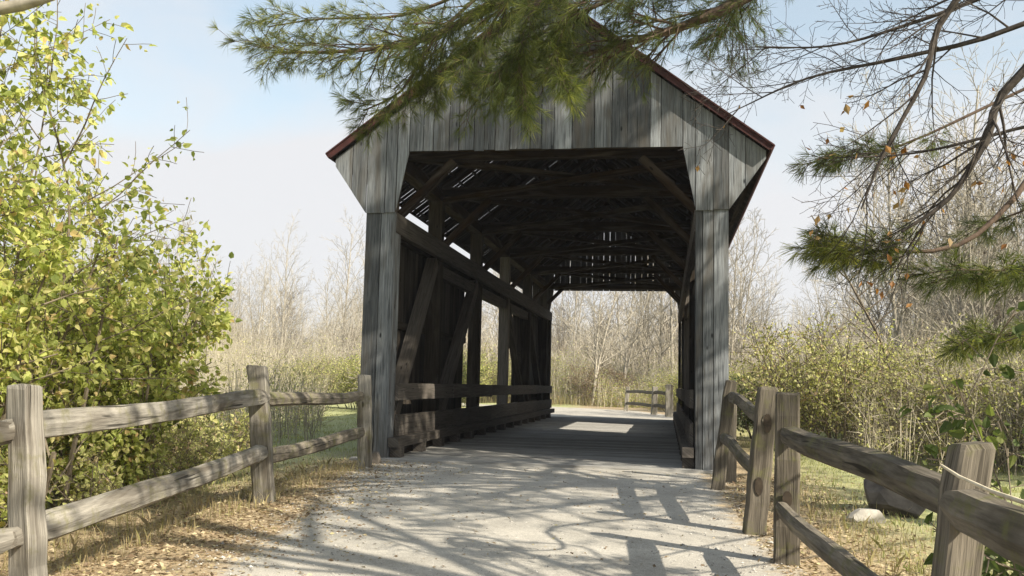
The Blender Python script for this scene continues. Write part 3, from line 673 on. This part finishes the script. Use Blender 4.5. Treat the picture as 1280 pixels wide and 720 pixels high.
# ---- leafy shrubs
def shrub(name, label, cat, base, stems, lmat, smat, lsize, per, q, near=True, group=None, P=None, wid=.75, minz=None, filt=None, extra=(), clip=None, main=None):
    t = thing(name, label, cat, base, group); mb = MB(); tips = []
    P = P or dict(clip=clip or (lambda p: True), seg=.3, wob=.13, trop=(.02, -.01, -.03), rmin=.003, sides=(5, 4, 3), depth=2, kids=(9, 6), start=(.25, .1), ang=(50, 50), len=(.5, .5), rk=(.5, .5), taper=.3, fall=.35)
    for (x, y, dx, dy, dz, L, r) in stems:
        grow(mb, q, Vector((base[0] + x, base[1] + y, gz(base[0] + x, base[1] + y) - .05)), Vector((dx, dy, dz)).normalized(), L, r, 0, P, tips)
    if main: pts, rad = path_limb(main, .016, .007, 16); tube(mb, pts, rad, 6); tips.append((pts, pts[-1] - pts[-2]))
    for (p, d, L, r) in extra: grow(mb, q, Vector(p), Vector(d).normalized(), L, r, 0, P, tips)
    mb.build('stems', smat, t)
    Pp, D = along(tips, per, q, .05)
    if filt is not None: kk = filt(Pp); Pp = Pp[kk]; D = D[kk]
    n = len(Pp); d = D * .5 + nr.normal(size=(n, 3)) * .6 + np.array([0, 0, -.45])
    Pp = Pp + nr.normal(size=(n, 3)) * lsize * .5
    lb = MB(); leaves(lb, Pp, d, nr.uniform(.4, 1.3, n) * lsize, wid, near=near, flatup=.45); lb.build('leaves', lmat, t)
    return t
q = random.Random(21)
def ring(n, rx, ry, L, q, spread=.5, r=.025):
    o = []
    for i in range(n):
        a = q.uniform(0, 6.28); k = math.sqrt(q.random()); x, y = math.cos(a) * rx * k, math.sin(a) * ry * k
        o.append((x, y, x / rx * spread + q.uniform(-.2, .2), y / ry * spread + q.uniform(-.2, .2), 1, L * q.uniform(.7, 1.1), r))
    return o
def clip1(p): return p.x < (-4.75 - .03 * max(0, p.y - 5) if p.z < 1.0 else -4.40 - .10 * max(0, p.z - 2.6)) and p.x / p.y < -.50 - (.027 * (p.z - 2.4) if p.z > 2.4 else 0)
def clip2(p): return p.x / p.y < (-.49 - .05 * abs(p.z - 2.2)) and p.z < 3.1 and p.x < (-4.3 if p.z > 1.2 else -4.9)
big = shrub('vine_covered_shrub', 'tall yellow-green vine-covered shrub filling the left edge behind the fence', 'shrub', (-6.1, 6.9, 0),
      ring(50, 1.7, 2.2, 3.15, q, .35), M_leafY, M_twig, .078, 20, q, clip=clip1, filt=lambda P: nr.random(len(P)) < np.clip(1.0 - .42 * np.maximum(P[:, 2] - 2.2, 0), .5, 1) * (.5 + .5 * (np.sin(P[:, 0] * 4.1 + P[:, 2] * 3) * np.sin(P[:, 1] * 3.3 + P[:, 2] * 2.2) > -.25)),
      extra=[((-5.9, 6.8, 2.6), (.25, -.05, 1), 1.9, .012), ((-5.6, 7.2, 2.6), (.15, 0, 1), 1.6, .012), ((-5.9, 6.6, 2.7), (.0, -.1, 1), 1.4, .012)])
shrub('leafy_shrub', 'rounded leafy green shrub leaning out between the tall vine shrub and the bridge', 'shrub', (-5.9, 9.3, 0),
      ring(40, 1.2, 1.5, 2.2, q, .45), M_leafY, M_twig, .072, 19, q, clip=clip2)
q2 = random.Random(8)
shrub('vine', 'leafy vine shoots arching out against the sky from the tall left shrub', 'vine', (-5.4, 7.6, 0),
      [], M_leafY, M_twig, .07, 5, q2, P=dict(seg=.2, wob=.14, trop=(.03, -.02), rmin=.003, sides=(5, 3), depth=1, kids=(7,), start=(.1,), ang=(55,), len=(.32,), rk=(.5,), taper=.3, fall=.3),
      main=[(-5.5, 7.3, -.1), (-5.35, 7.4, 1.0), (-5.3, 7.4, 2.0), (-5.3, 7.4, 2.8), (-5.45, 7.3, 3.5), (-5.6, 7.2, 4.0)],
      extra=[((-5.3, 7.4, 2.4), (.75, .0, .85), 1.5, .008), ((-5.3, 7.4, 2.1), (.8, .1, .35), 1.2, .008), ((-5.35, 7.35, 3.1), (.6, 0, .8), 1.3, .009), ((-5.3, 7.4, 2.7), (.9, .1, .35), 1.2, .007), ((-5.5, 7.25, 3.7), (.35, 0, 1), 1.1, .008), ((-5.6, 7.2, 4.0), (-.2, .1, 1), .9, .008)])
shrub('leafy_shrub', 'dark green broad-leaved shrub behind the near right fence post', 'shrub', (2.25, 4.5, 0),
      ring(12, .5, .9, .78, q, .4, .010), M_leafG, M_twig, .07, 3, q, clip=lambda p: p.x > 1.2, extra=[((1.75, 4.6, -.02), (-.22, 0, 1), 1.35, .007)])
shrub('leafy_shrub', 'low leafy seedling growing under the lower rail beside the boulders', 'shrub', (1.75, 6.4, 0),
      ring(1, .02, .02, .4, q, .6, .006), M_leafG, M_twig, .05, 3, q)
shrub('undergrowth', 'tangled brown and green undergrowth below the tall shrub behind the left fence', 'undergrowth', (-5.1, 7.0, 0),
      ring(60, .75, 3.2, .75, q, .6, .006), M_leafO, M_twig, .05, 3, q, clip=lambda p: p.x < -4.55 - .04 * (p.y - 5) and p.x / p.y < -.49)
shrub('undergrowth', 'low twiggy undergrowth at the foot of the rounded shrub near the bridge', 'undergrowth', (-6.2, 11.0, 0),
      ring(40, .7, 1.3, .8, q, .6, .006), M_leafO, M_twig, .05, 3, q, clip=lambda p: p.x / p.y < -.46)

# ---- leaning sapling right of the bridge
sp = thing('sapling', 'thin leaning bare sapling rising from the bushes right of the bridge', 'sapling', (5.3, 22, 0)); mb = MB(); tt = []
pts, rad = path_limb([(5.3, 22, 0), (5.0, 22, 1.8), (4.3, 22, 3.4), (3.3, 22, 5.3)], .06, .012, 12); tube(mb, pts, rad, 6); q = random.Random(31)
for j in range(12):
    t = (.35 + .6 * j / 12) * (len(pts) - 1); i = int(t); grow(mb, q, pts[i], Vector((q.choice((-1, 1)) * .8, q.uniform(-.4, .4), .75)).normalized(), q.uniform(.7, 1.6), .018, 1, dict(PV, rmin=.006, wob=.06), tt)
mb.build('stem', M_twig, sp)

# ---- bushes of the meadow edge (prototypes copied)
def copy_tree(o, loc, rz, s, label=None):
    c = o.copy(); C.objects.link(c); c.location = loc; c.rotation_euler = (0, 0, rz); c.scale = s if hasattr(s, '__len__') else (s, s, s)
    if label: c['label'] = label
    for ch in list(o.children):
        d = ch.copy(); C.objects.link(d); d.parent = c; d.matrix_parent_inverse = ch.matrix_parent_inverse.copy()
    return c
def bushproto(seed, lmat, smat, L, per, ls, label, name='bush', n=26, cat='bush', group='bushes along the edge of the meadow', rx=1.2):
    q = random.Random(seed)
    P = dict(seg=.4, wob=.12, trop=(.01, .0, -.01), rmin=.006, sides=(4, 3, 3), depth=2, kids=(8, 6), start=(.2, .1), ang=(42, 45), len=(.5, .5), rk=(.5, .5), taper=.3, fall=.35)
    return shrub(name, label, cat, (0, 0, 0), ring(n, rx, rx, L, q, .55, .018), lmat, smat, ls, per, q, near=False, P=P, group=group)
LB1 = 'olive green leafy bush among the brush at the edge of the meadow'
LB2 = 'pale twiggy bush with sparse leaves among the brush at the edge of the meadow'
LB3 = 'reddish brown brambly bush among the brush at the edge of the meadow'
LB4 = 'bright yellow green bush among the brush at the edge of the meadow'
M_bram = leafmat('bramble_leaf', [(0, (.16, .10, .07)), (.6, (.27, .18, .12)), (1, (.33, .30, .15))])
protos = [bushproto(101, M_leafO, M_twig, 2.3, 7, .07, LB1), bushproto(102, M_leafO, M_pale, 2.6, 2, .06, LB2), bushproto(103, M_bram, M_twig, 1.9, 5, .06, LB3), bushproto(104, M_leafY, M_twig, 2.1, 6, .075, LB4),
          bushproto(105, M_leafG, M_twig, 1.8, 7, .08, 'low dark green bush directly right of the bridge portal', rx=.7, n=16, group='x')]
del protos[4]['group']
pc = 0; used = [0] * 5
q = random.Random(77)
def place_bush(k, x, y, s):
    loc = (x, y, gz(x, y)); rz = q.uniform(0, 6.28)
    if not used[k]:
        used[k] = 1; protos[k].location = loc; protos[k].rotation_euler = (0, 0, rz); protos[k].scale = (s, s, s * q.uniform(.85, 1.1)); return
    copy_tree(protos[k], loc, rz, (s, s, s * q.uniform(.85, 1.1)))
place_bush(4, 2.6, 24.0, .85)
for i in range(22):   # right of the bridge, in depth
    y = q.uniform(19, 36); x = 3.0 + (y - 17) * q.uniform(.05, .55) + q.uniform(-.3, 1); place_bush(q.choice((0, 0, 1, 2, 0, 3)), x, y, q.uniform(.65, 1.05))
for i in range(12):
    y = q.uniform(14, 20); x = 4.0 + (y - 10) * .2 + q.uniform(0, 3.2); place_bush(q.choice((0, 1, 1, 2, 3)), x, y, q.uniform(.55, .9))
for i in range(12):   # left of the bridge
    y = q.uniform(30, 54); x = -6.5 - (y - 20) * q.uniform(.18, .5); place_bush(q.choice((0, 1, 3, 1)), x, y, q.uniform(.7, 1.1))
for i in range(34):   # beyond the far bend
    y = q.uniform(58, 72); x = q.uniform(-22, 14); place_bush(q.choice((0, 1, 2, 3, 0, 1)), x, y, q.uniform(.8, 1.35))
for i in range(12):
    y = q.uniform(48, 56); x = q.uniform(-1.2, 9); place_bush(q.choice((0, 1, 3)), x, y, q.uniform(.5, .9))

# ---- bare woods in the distance
LW = ['pale slender bare tree standing in the distant woods', 'forked pale bare tree standing in the distant woods', 'brownish many-branched bare tree standing in the distant woods', 'thin upright bare tree standing in the distant woods']
wp = []
for k, (H, fork, mat) in enumerate(((13, 0, M_pale), (14, 1, M_pale), (10, 2, M_twig), (16, 0, M_pale), (12, 2, M_pale))):
    q2 = random.Random(300 + k); mb = MB(); tt = []
    P = dict(seg=1.0, wob=.045, trop=(.05, .04, .03, .02), rmin=.010, sides=(6, 4, 3, 3), depth=3, kids=(17, 6, 4), start=(.22, .15, .15), ang=(34, 36, 40), len=(.34, .5, .55), rk=(.42, .5, .55), taper=.18, fall=.5)
    if fork == 0: grow(mb, q2, Vector((0, 0, -.3)), Vector((.02, .02, 1)), H, .13, 0, P, tt)
    else:
        for j in range(fork + 1): grow(mb, q2, Vector((0, 0, -.3)), Vector((q2.uniform(-.22, .22), q2.uniform(-.2, .2), 1)).normalized(), H * q2.uniform(.75, 1), .09, 0, dict(P, kids=(11, 6, 4)), tt)
    o = mb.build('bare_tree', mat); tag(o, LW[k % 4], 'tree', 'bare trees of the distant woods'); wp.append(o)
    o.location = (-30 + k * 12, 88, 0)
q = random.Random(9)
for i in range(215):
    y = 64 + 62 * (i / 215) ** 1.1 + q.uniform(-2, 2); x = -.17 * y + q.uniform(-.62, .62) * y
    k = q.choice((0, 1, 2, 2, 3, 4)); c = wp[k].copy(); C.objects.link(c); s = q.uniform(.6, 1.15)
    px = (x / y)
    if -.52 < px < -.27 and q.random() < .6: s *= .7
    c.location = (x, y, gz(x, y)); c.rotation_euler = (q.uniform(-.05, .05), q.uniform(-.05, .05), q.uniform(0, 6.28)); c.scale = (s, s, s)
# woods on the right, closer
for i in range(60):
    y = q.uniform(30, 64); x = 6 + (y - 30) * .28 + q.uniform(0, 12); k = q.choice((0, 1, 2, 4)); c = wp[k].copy(); C.objects.link(c); s = q.uniform(.5, 1.0)
    c.location = (x, y, gz(x, y)); c.rotation_euler = (q.uniform(-.08, .08), q.uniform(-.08, .08), q.uniform(0, 6.28)); c.scale = (s, s, s)
# two trunks seen through the bridge
for (x, y, s) in ((-4.6, 58, .75), (-3.2, 63, .9), (1.2, 60, .8)):
    c = wp[1].copy(); C.objects.link(c); c.location = (x, y, 0); c.scale = (s * 1.3, s * 1.3, s); c.rotation_euler = (0, 0, q.uniform(0, 6))

# brush thickets: masses of thin stems and twigs nobody could count
M_brush = leafmat('brush_stems', [(0, (.20, .165, .12)), (.5, (.38, .33, .25)), (1, (.51, .46, .36))], .1)
def thicket(label, x, y, h, w, ntw, tl, tw, leafn, leafs, leafm, lz):
    n = len(x); zz = np.maximum(0, y - 60) * .012; lean = nr.normal(size=(n, 2)) * .17; b0 = np.stack([x, y, zz], 1)
    mid = b0 + np.stack([lean[:, 0] * h * .4, lean[:, 1] * h * .4, h * .55], 1); top = b0 + np.stack([lean[:, 0] * h * 1.1, lean[:, 1] * h, h], 1); rings = []
    for c, k in ((b0, 1.0), (mid, .7), (top, .25)):
        rings += [c + np.stack([np.cos(a) * w * k, np.sin(a) * w * k, np.zeros(n)], 1) for a in (0, 2.09, 4.19)]
    V = np.stack(rings, 1); A = np.zeros((n, 9, 3)); A[:, :, 2] = nr.random(n)[:, None]
    F = np.array([(0, 1, 4, 3), (1, 2, 5, 4), (2, 0, 3, 5), (3, 4, 7, 6), (4, 5, 8, 7), (5, 3, 6, 8)])
    mb = MB(); mb.addnp(V.reshape(-1, 3), (F[None] + (np.arange(n) * 9)[:, None, None]).reshape(-1, 4), A.reshape(-1, 3))
    idx = nr.integers(0, n, ntw); t = nr.uniform(.15, 1, ntw)[:, None]; p0 = b0[idx] * (1 - t) + top[idx] * t
    d = nr.normal(size=(ntw, 3)) * np.array([1, 1, .6]) + np.array([0, 0, .8]); leaves(mb, p0, d, nr.uniform(.5, 1.4, ntw) * tl, tw, droop=.0, flatup=.2)
    o = tag(mb.build('brush_thicket', M_brush), label, kind='stuff')
    idx = nr.integers(0, n, leafn); idx = idx[(np.sin(x[idx] * .6) * np.sin(y[idx] * .45 + x[idx] * .2) + nr.normal(size=leafn) * .5) > -.15]; t = (nr.random(len(idx)) ** lz)[:, None]
    P = b0[idx] * (1 - t) + top[idx] * t + nr.normal(size=(len(idx), 3)) * leafs * 3; P[:, 2] = np.maximum(P[:, 2], .05)
    mb = MB(); leaves(mb, P, nr.normal(size=(len(P), 3)), nr.uniform(.5, 1.2, len(P)) * leafs, .75); tag(mb.build('low_foliage', leafm), 'yellow green leaves scattered through ' + label, kind='stuff')
n = 24000; y = 63 + 63 * nr.random(n) ** .9; x = -.17 * y + nr.uniform(-.66, .66, n) * y
thicket('the pale brush filling the woods beyond the meadow', x, y, nr.uniform(1.5, 4.5, n) * (1 + 1.0 * np.clip((y - 60) / 50, 0, 1)) * (1 + .3 * np.sin(x * .35 + y * .2)), nr.uniform(.012, .034, n), 130000, 1.15, .02, 90000, .15, M_leafO, 2.4)
n = 7000; y = 15.5 + 38 * nr.random(n) ** .85; x = y * (.115 + .45 * nr.random(n)) + 1.4
thicket('the tangled brush to the right of the bridge', x, y, nr.uniform(.7, 2.3, n) * (1 + .35 * np.sin(x * .9 + y * .5)) * (.75 + (y - 15) * .028), nr.uniform(.004, .011, n), 60000, .55, .014, 170000, .05, M_leafO, .8)
n = 5500; y = 16 + 36 * nr.random(n) ** .8; x = -y * (.37 + .5 * nr.random(n)) - .3
thicket('the tangled brush to the left of the bridge', x, y, nr.uniform(.5, 1.9, n) * (1 + .35 * np.sin(x * .9 + y * .5)) * (.6 + (y - 15) * .035), nr.uniform(.004, .011, n), 45000, .5, .014, 90000, .05, M_leafO, .8)
n = 5600; y = 55 + 10 * nr.random(n); x = -.1 * y + nr.uniform(-.30, .30, n) * y; k = y > 55 + (x < -4) * 3 + (x < -10) * 3; x, y = x[k], y[k]
thicket('the low brush past the far bend of the path', x, y, nr.uniform(.6, 2.6, len(x)) * (1 + .4 * np.sin(x * .7)), nr.uniform(.006, .014, len(x)), 22000, .6, .016, 120000, .085, M_leafY2, .8)

# ------------------------------------------------------------------ grass, dry grass, fallen leaves
def blades(mb, x, y, h, w, rs=nr):
    n = len(x); z = np.array([gz(a, b_) for a, b_ in zip(x, y)]) - .015; p = np.stack([x, y, z], 1); a = rs.uniform(0, 6.28, n); s = np.stack([np.cos(a), np.sin(a), np.zeros(n)], 1) * (w[:, None] / 2)
    ln = np.stack([rs.normal(size=n), rs.normal(size=n), np.zeros(n)], 1) * (h[:, None] * .35); up = np.array([0, 0, 1.0]) * h[:, None]
    V = np.stack([p - s, p + s, p + s * .7 + ln * .35 + up * .6, p + ln + up * .95, p - s * .7 + ln * .35 + up * .6], 1); A = np.zeros((n, 5, 3)); A[:, :, 2] = rs.random(n)[:, None]
    mb.addnp(V.reshape(-1, 3), (np.array([[0, 1, 2, 3, 4]])[None] + (np.arange(n) * 5)[:, None, None]).reshape(-1, 5), A.reshape(-1, 3))
def offpath(x, y): return (x < -4.0 - .04 * (y - 6)) | (x > 1.15)
# lawn
n = 90000; y = 7 + 33 * nr.random(n) ** 1.3; x = nr.uniform(-12, 12, n); k = ((x < -4.9) | (x > 1.45 + .3 * nr.random(n))) ; x, y = x[k], y[k]; k = np.sin(x * 2.1 + 1) * np.sin(y * 1.7) + nr.normal(size=len(x)) * .6 > -.5; x, y = x[k], y[k]
mb = MB(); blades(mb, x, y, nr.uniform(.03, .09, len(x)), nr.uniform(.006, .014, len(x))); tag(mb.build('grass', M_grass), 'short sunlit grass on both sides of the bridge', kind='stuff')
# taller dry grass under the fences, by the brush and at the far bend
mb = MB()
n = 2600; y = nr.uniform(3, 13, n); x = -3.55 - .07 * (y - 4) - np.abs(nr.normal(size=n)) * .55; blades(mb, x, y, nr.uniform(.04, .2, n), nr.uniform(.004, .008, n))
n = 1300; y = nr.uniform(2, 12, n); x = 1.35 + np.abs(nr.normal(size=n)) * .5; blades(mb, x, y, nr.uniform(.04, .2, n), nr.uniform(.004, .008, n))
n = 16000; y = nr.uniform(50, 62, n); x = nr.uniform(-22, 12, n); k = (y > 60.5 - .25 * np.abs(x + 22) * 0) | (x > -1) | (y > 57); x, y = x[k], y[k]; blades(mb, x, y, nr.uniform(.2, .8, len(x)), nr.uniform(.012, .03, len(x)))
n = 12000; y = nr.uniform(20, 44, n); x = 4 + (y - 16) * .1 + np.abs(nr.normal(size=n)) * 5; blades(mb, x, y, nr.uniform(.15, .6, n), nr.uniform(.008, .02, n))
tag(mb.build('dry_grass', M_straw), 'tall dry grass under the fences and at the edge of the brush', kind='stuff')
mb = MB(); n = 26000; y = nr.uniform(1.5, 14.2, n); side = nr.random(n) < .6
xl = -3.3 - .11 * (y - 5) + nr.normal(size=n) * .6; xr = 1.15 - .02 * y + np.abs(nr.normal(size=n)) * .8 - .25; x = np.where(side, xl, xr)
z = np.array([gz(a, b_) for a, b_ in zip(x, y)]) + .004 + nr.random(n) * .012
d = nr.normal(size=(n, 3)) * np.array([1, 1, .18]); leaves(mb, np.stack([x, y, z], 1), d, nr.uniform(.015, .06, n), .55, flatup=.7)
n = 700; y = nr.uniform(4, 14, n); x = nr.uniform(-3.6, .9, n); z = np.full(n, .022); leaves(mb, np.stack([x, y, z], 1), nr.normal(size=(n, 3)) * np.array([1, 1, .18]), nr.uniform(.015, .05, n), .55, flatup=.7)
n = 12000; y = nr.uniform(2, 13, n); x = np.where(nr.random(n) < .5, .95 + nr.normal(size=n) * .35, -3.1 - .11 * (y - 5) + nr.normal(size=n) * .4); z = np.array([gz(a, b_) for a, b_ in zip(x, y)]) + .006
leaves(mb, np.stack([x, y, z], 1), nr.normal(size=(n, 3)) * np.array([1, 1, .1]), nr.uniform(.05, .11, n), .03, flatup=.8)
pm = MB(); n = 5200; y = 3.5 + 10.4 * nr.random(n); xl = -2.9 - .16 * (y - 4); x = xl + (0.95 - xl) * np.where(nr.random(n) < .45, np.abs(nr.normal(size=n)) * .12 * np.where(nr.random(n) < .5, 1, -1) % 1, nr.random(n)); r = nr.uniform(.003, .011, n) * (1 + (nr.random(n) < .03))
c = np.stack([x, y, np.full(n, .016)], 1); dirs8 = np.array([(1, 0, 0), (.3, .9, 0), (-.8, .6, 0), (-.9, -.5, 0), (.2, -1, 0), (0, 0, .65)]); V = c[:, None, :] + dirs8[None] * r[:, None, None] * nr.uniform(.7, 1.3, (n, 6, 1)); A = np.zeros((n, 6, 3)); A[:, :, 2] = nr.random(n)[:, None]
pm.addnp(V.reshape(-1, 3), (np.array([(0, 1, 5), (1, 2, 5), (2, 3, 5), (3, 4, 5), (4, 0, 5)])[None] + (np.arange(n) * 6)[:, None, None]).reshape(-1, 3), A.reshape(-1, 3))
tag(pm.build('gravel', M_peb), 'small loose stones on the path', kind='stuff')
tag(mb.build('leaf_litter', M_litter), 'brown fallen leaves and pine needles along the path edges', kind='stuff')

# ------------------------------------------------------------------ light, sky, camera
sc = bpy.context.scene
w = bpy.data.worlds.new('World'); sc.world = w; w.use_nodes = True; nt = w.node_tree; bg = nt.nodes['Background']
sky = N(nt, 'ShaderNodeTexSky'); sky.sky_type = 'NISHITA'; sky.sun_disc = False
elev = math.asin(SUN.z); sky.sun_elevation = elev; sky.sun_rotation = math.atan2(SUN.x, SUN.y); sky.air_density = 1.0; sky.dust_density = 1.5
tc = N(nt, 'ShaderNodeTexCoord'); cn = noise(nt, scaled(nt, tc.outputs['Generated'], (1, 1, 2.6)), 1.9, 5, .55, .3)
sep = N(nt, 'ShaderNodeSeparateXYZ'); nt.links.new(tc.outputs['Generated'], sep.inputs[0])
ml = N(nt, 'ShaderNodeMath', operation='MULTIPLY_ADD'); nt.links.new(sep.outputs[2], ml.inputs[0]); ml.inputs[1].default_value = -1.3; nt.links.new(cn, ml.inputs[2])
cf = ramp(nt, ml.outputs[0], [(-.0, 0.35), (.24, .97)])
CLOUD = (3.55, 3.55, 3.65)
nt.links.new(mixc(nt, cf, mixc(nt, 1, sky.outputs[0], (1.10, 1.12, .94), 'MULTIPLY'), CLOUD), bg.inputs[0]); bg.inputs[1].default_value = .13
l = bpy.data.lights.new('sun', 'SUN'); l.energy = 5.0; l.angle = R(.53); l.color = (1, .925, .78); lo = bpy.data.objects.new('sun', l); C.objects.link(lo)
lo.rotation_euler = SUN.to_track_quat('Z', 'Y').to_euler(); lo.location = (20, -12, 20)
cam = bpy.data.cameras.new('camera'); co = bpy.data.objects.new('camera', cam); C.objects.link(co); sc.camera = co
cam.lens = 36 * 1154.16 / 1280; cam.clip_end = 2000; cam.clip_start = .05
Fv = Vector((-0.1654893835768595, 0.9808199411318221, 0.10298304230076005)); Rv = Vector((0.9861953858380155, 0.16398368973889277, 0.022978478005004584)); Uv = Rv.cross(Fv)
mw = Matrix.Identity(4)
for i in range(3): mw[i][0] = Rv[i]; mw[i][1] = Uv[i]; mw[i][2] = -Fv[i]
mw[2][3] = 1.25; co.matrix_world = mw
vs_ = sc.view_settings; vs_.view_transform = 'Standard'; vs_.look = 'None'; vs_.exposure = .9; vs_.gamma = 1; vs_.use_curve_mapping = False
sc.cycles.max_bounces = 5; sc.cycles.diffuse_bounces = 3; sc.cycles.glossy_bounces = 2; sc.cycles.transmission_bounces = 2; sc.cycles.transparent_max_bounces = 4
sc.cycles.use_denoising = True

hz = MB(); V = [(-430, -130, -3), (430, -130, -3), (430, 760, -3), (-430, 760, -3), (-430, -130, 24), (430, -130, 24), (430, 760, 24), (-430, 760, 24)]
hz.add(V, [(3, 2, 1, 0), (4, 5, 6, 7), (0, 1, 5, 4), (1, 2, 6, 5), (2, 3, 7, 6), (3, 0, 4, 7)], [(0, 0, 0)] * 8)
hm = bpy.data.materials.new('haze'); hm.use_nodes = True; nt = hm.node_tree; nt.nodes.remove(nt.nodes['Principled BSDF'])
pv = N(nt, 'ShaderNodeVolumePrincipled'); pv.inputs['Color'].default_value = (.95, .96, 1, 1); pv.inputs['Density'].default_value = .0008; pv.inputs['Anisotropy'].default_value = .2
nt.links.new(pv.outputs[0], nt.nodes['Material Output'].inputs['Volume']); tag(hz.build('haze', hm), 'thin pale autumn haze in the air', kind='stuff')
sc.cycles.volume_bounces = 0
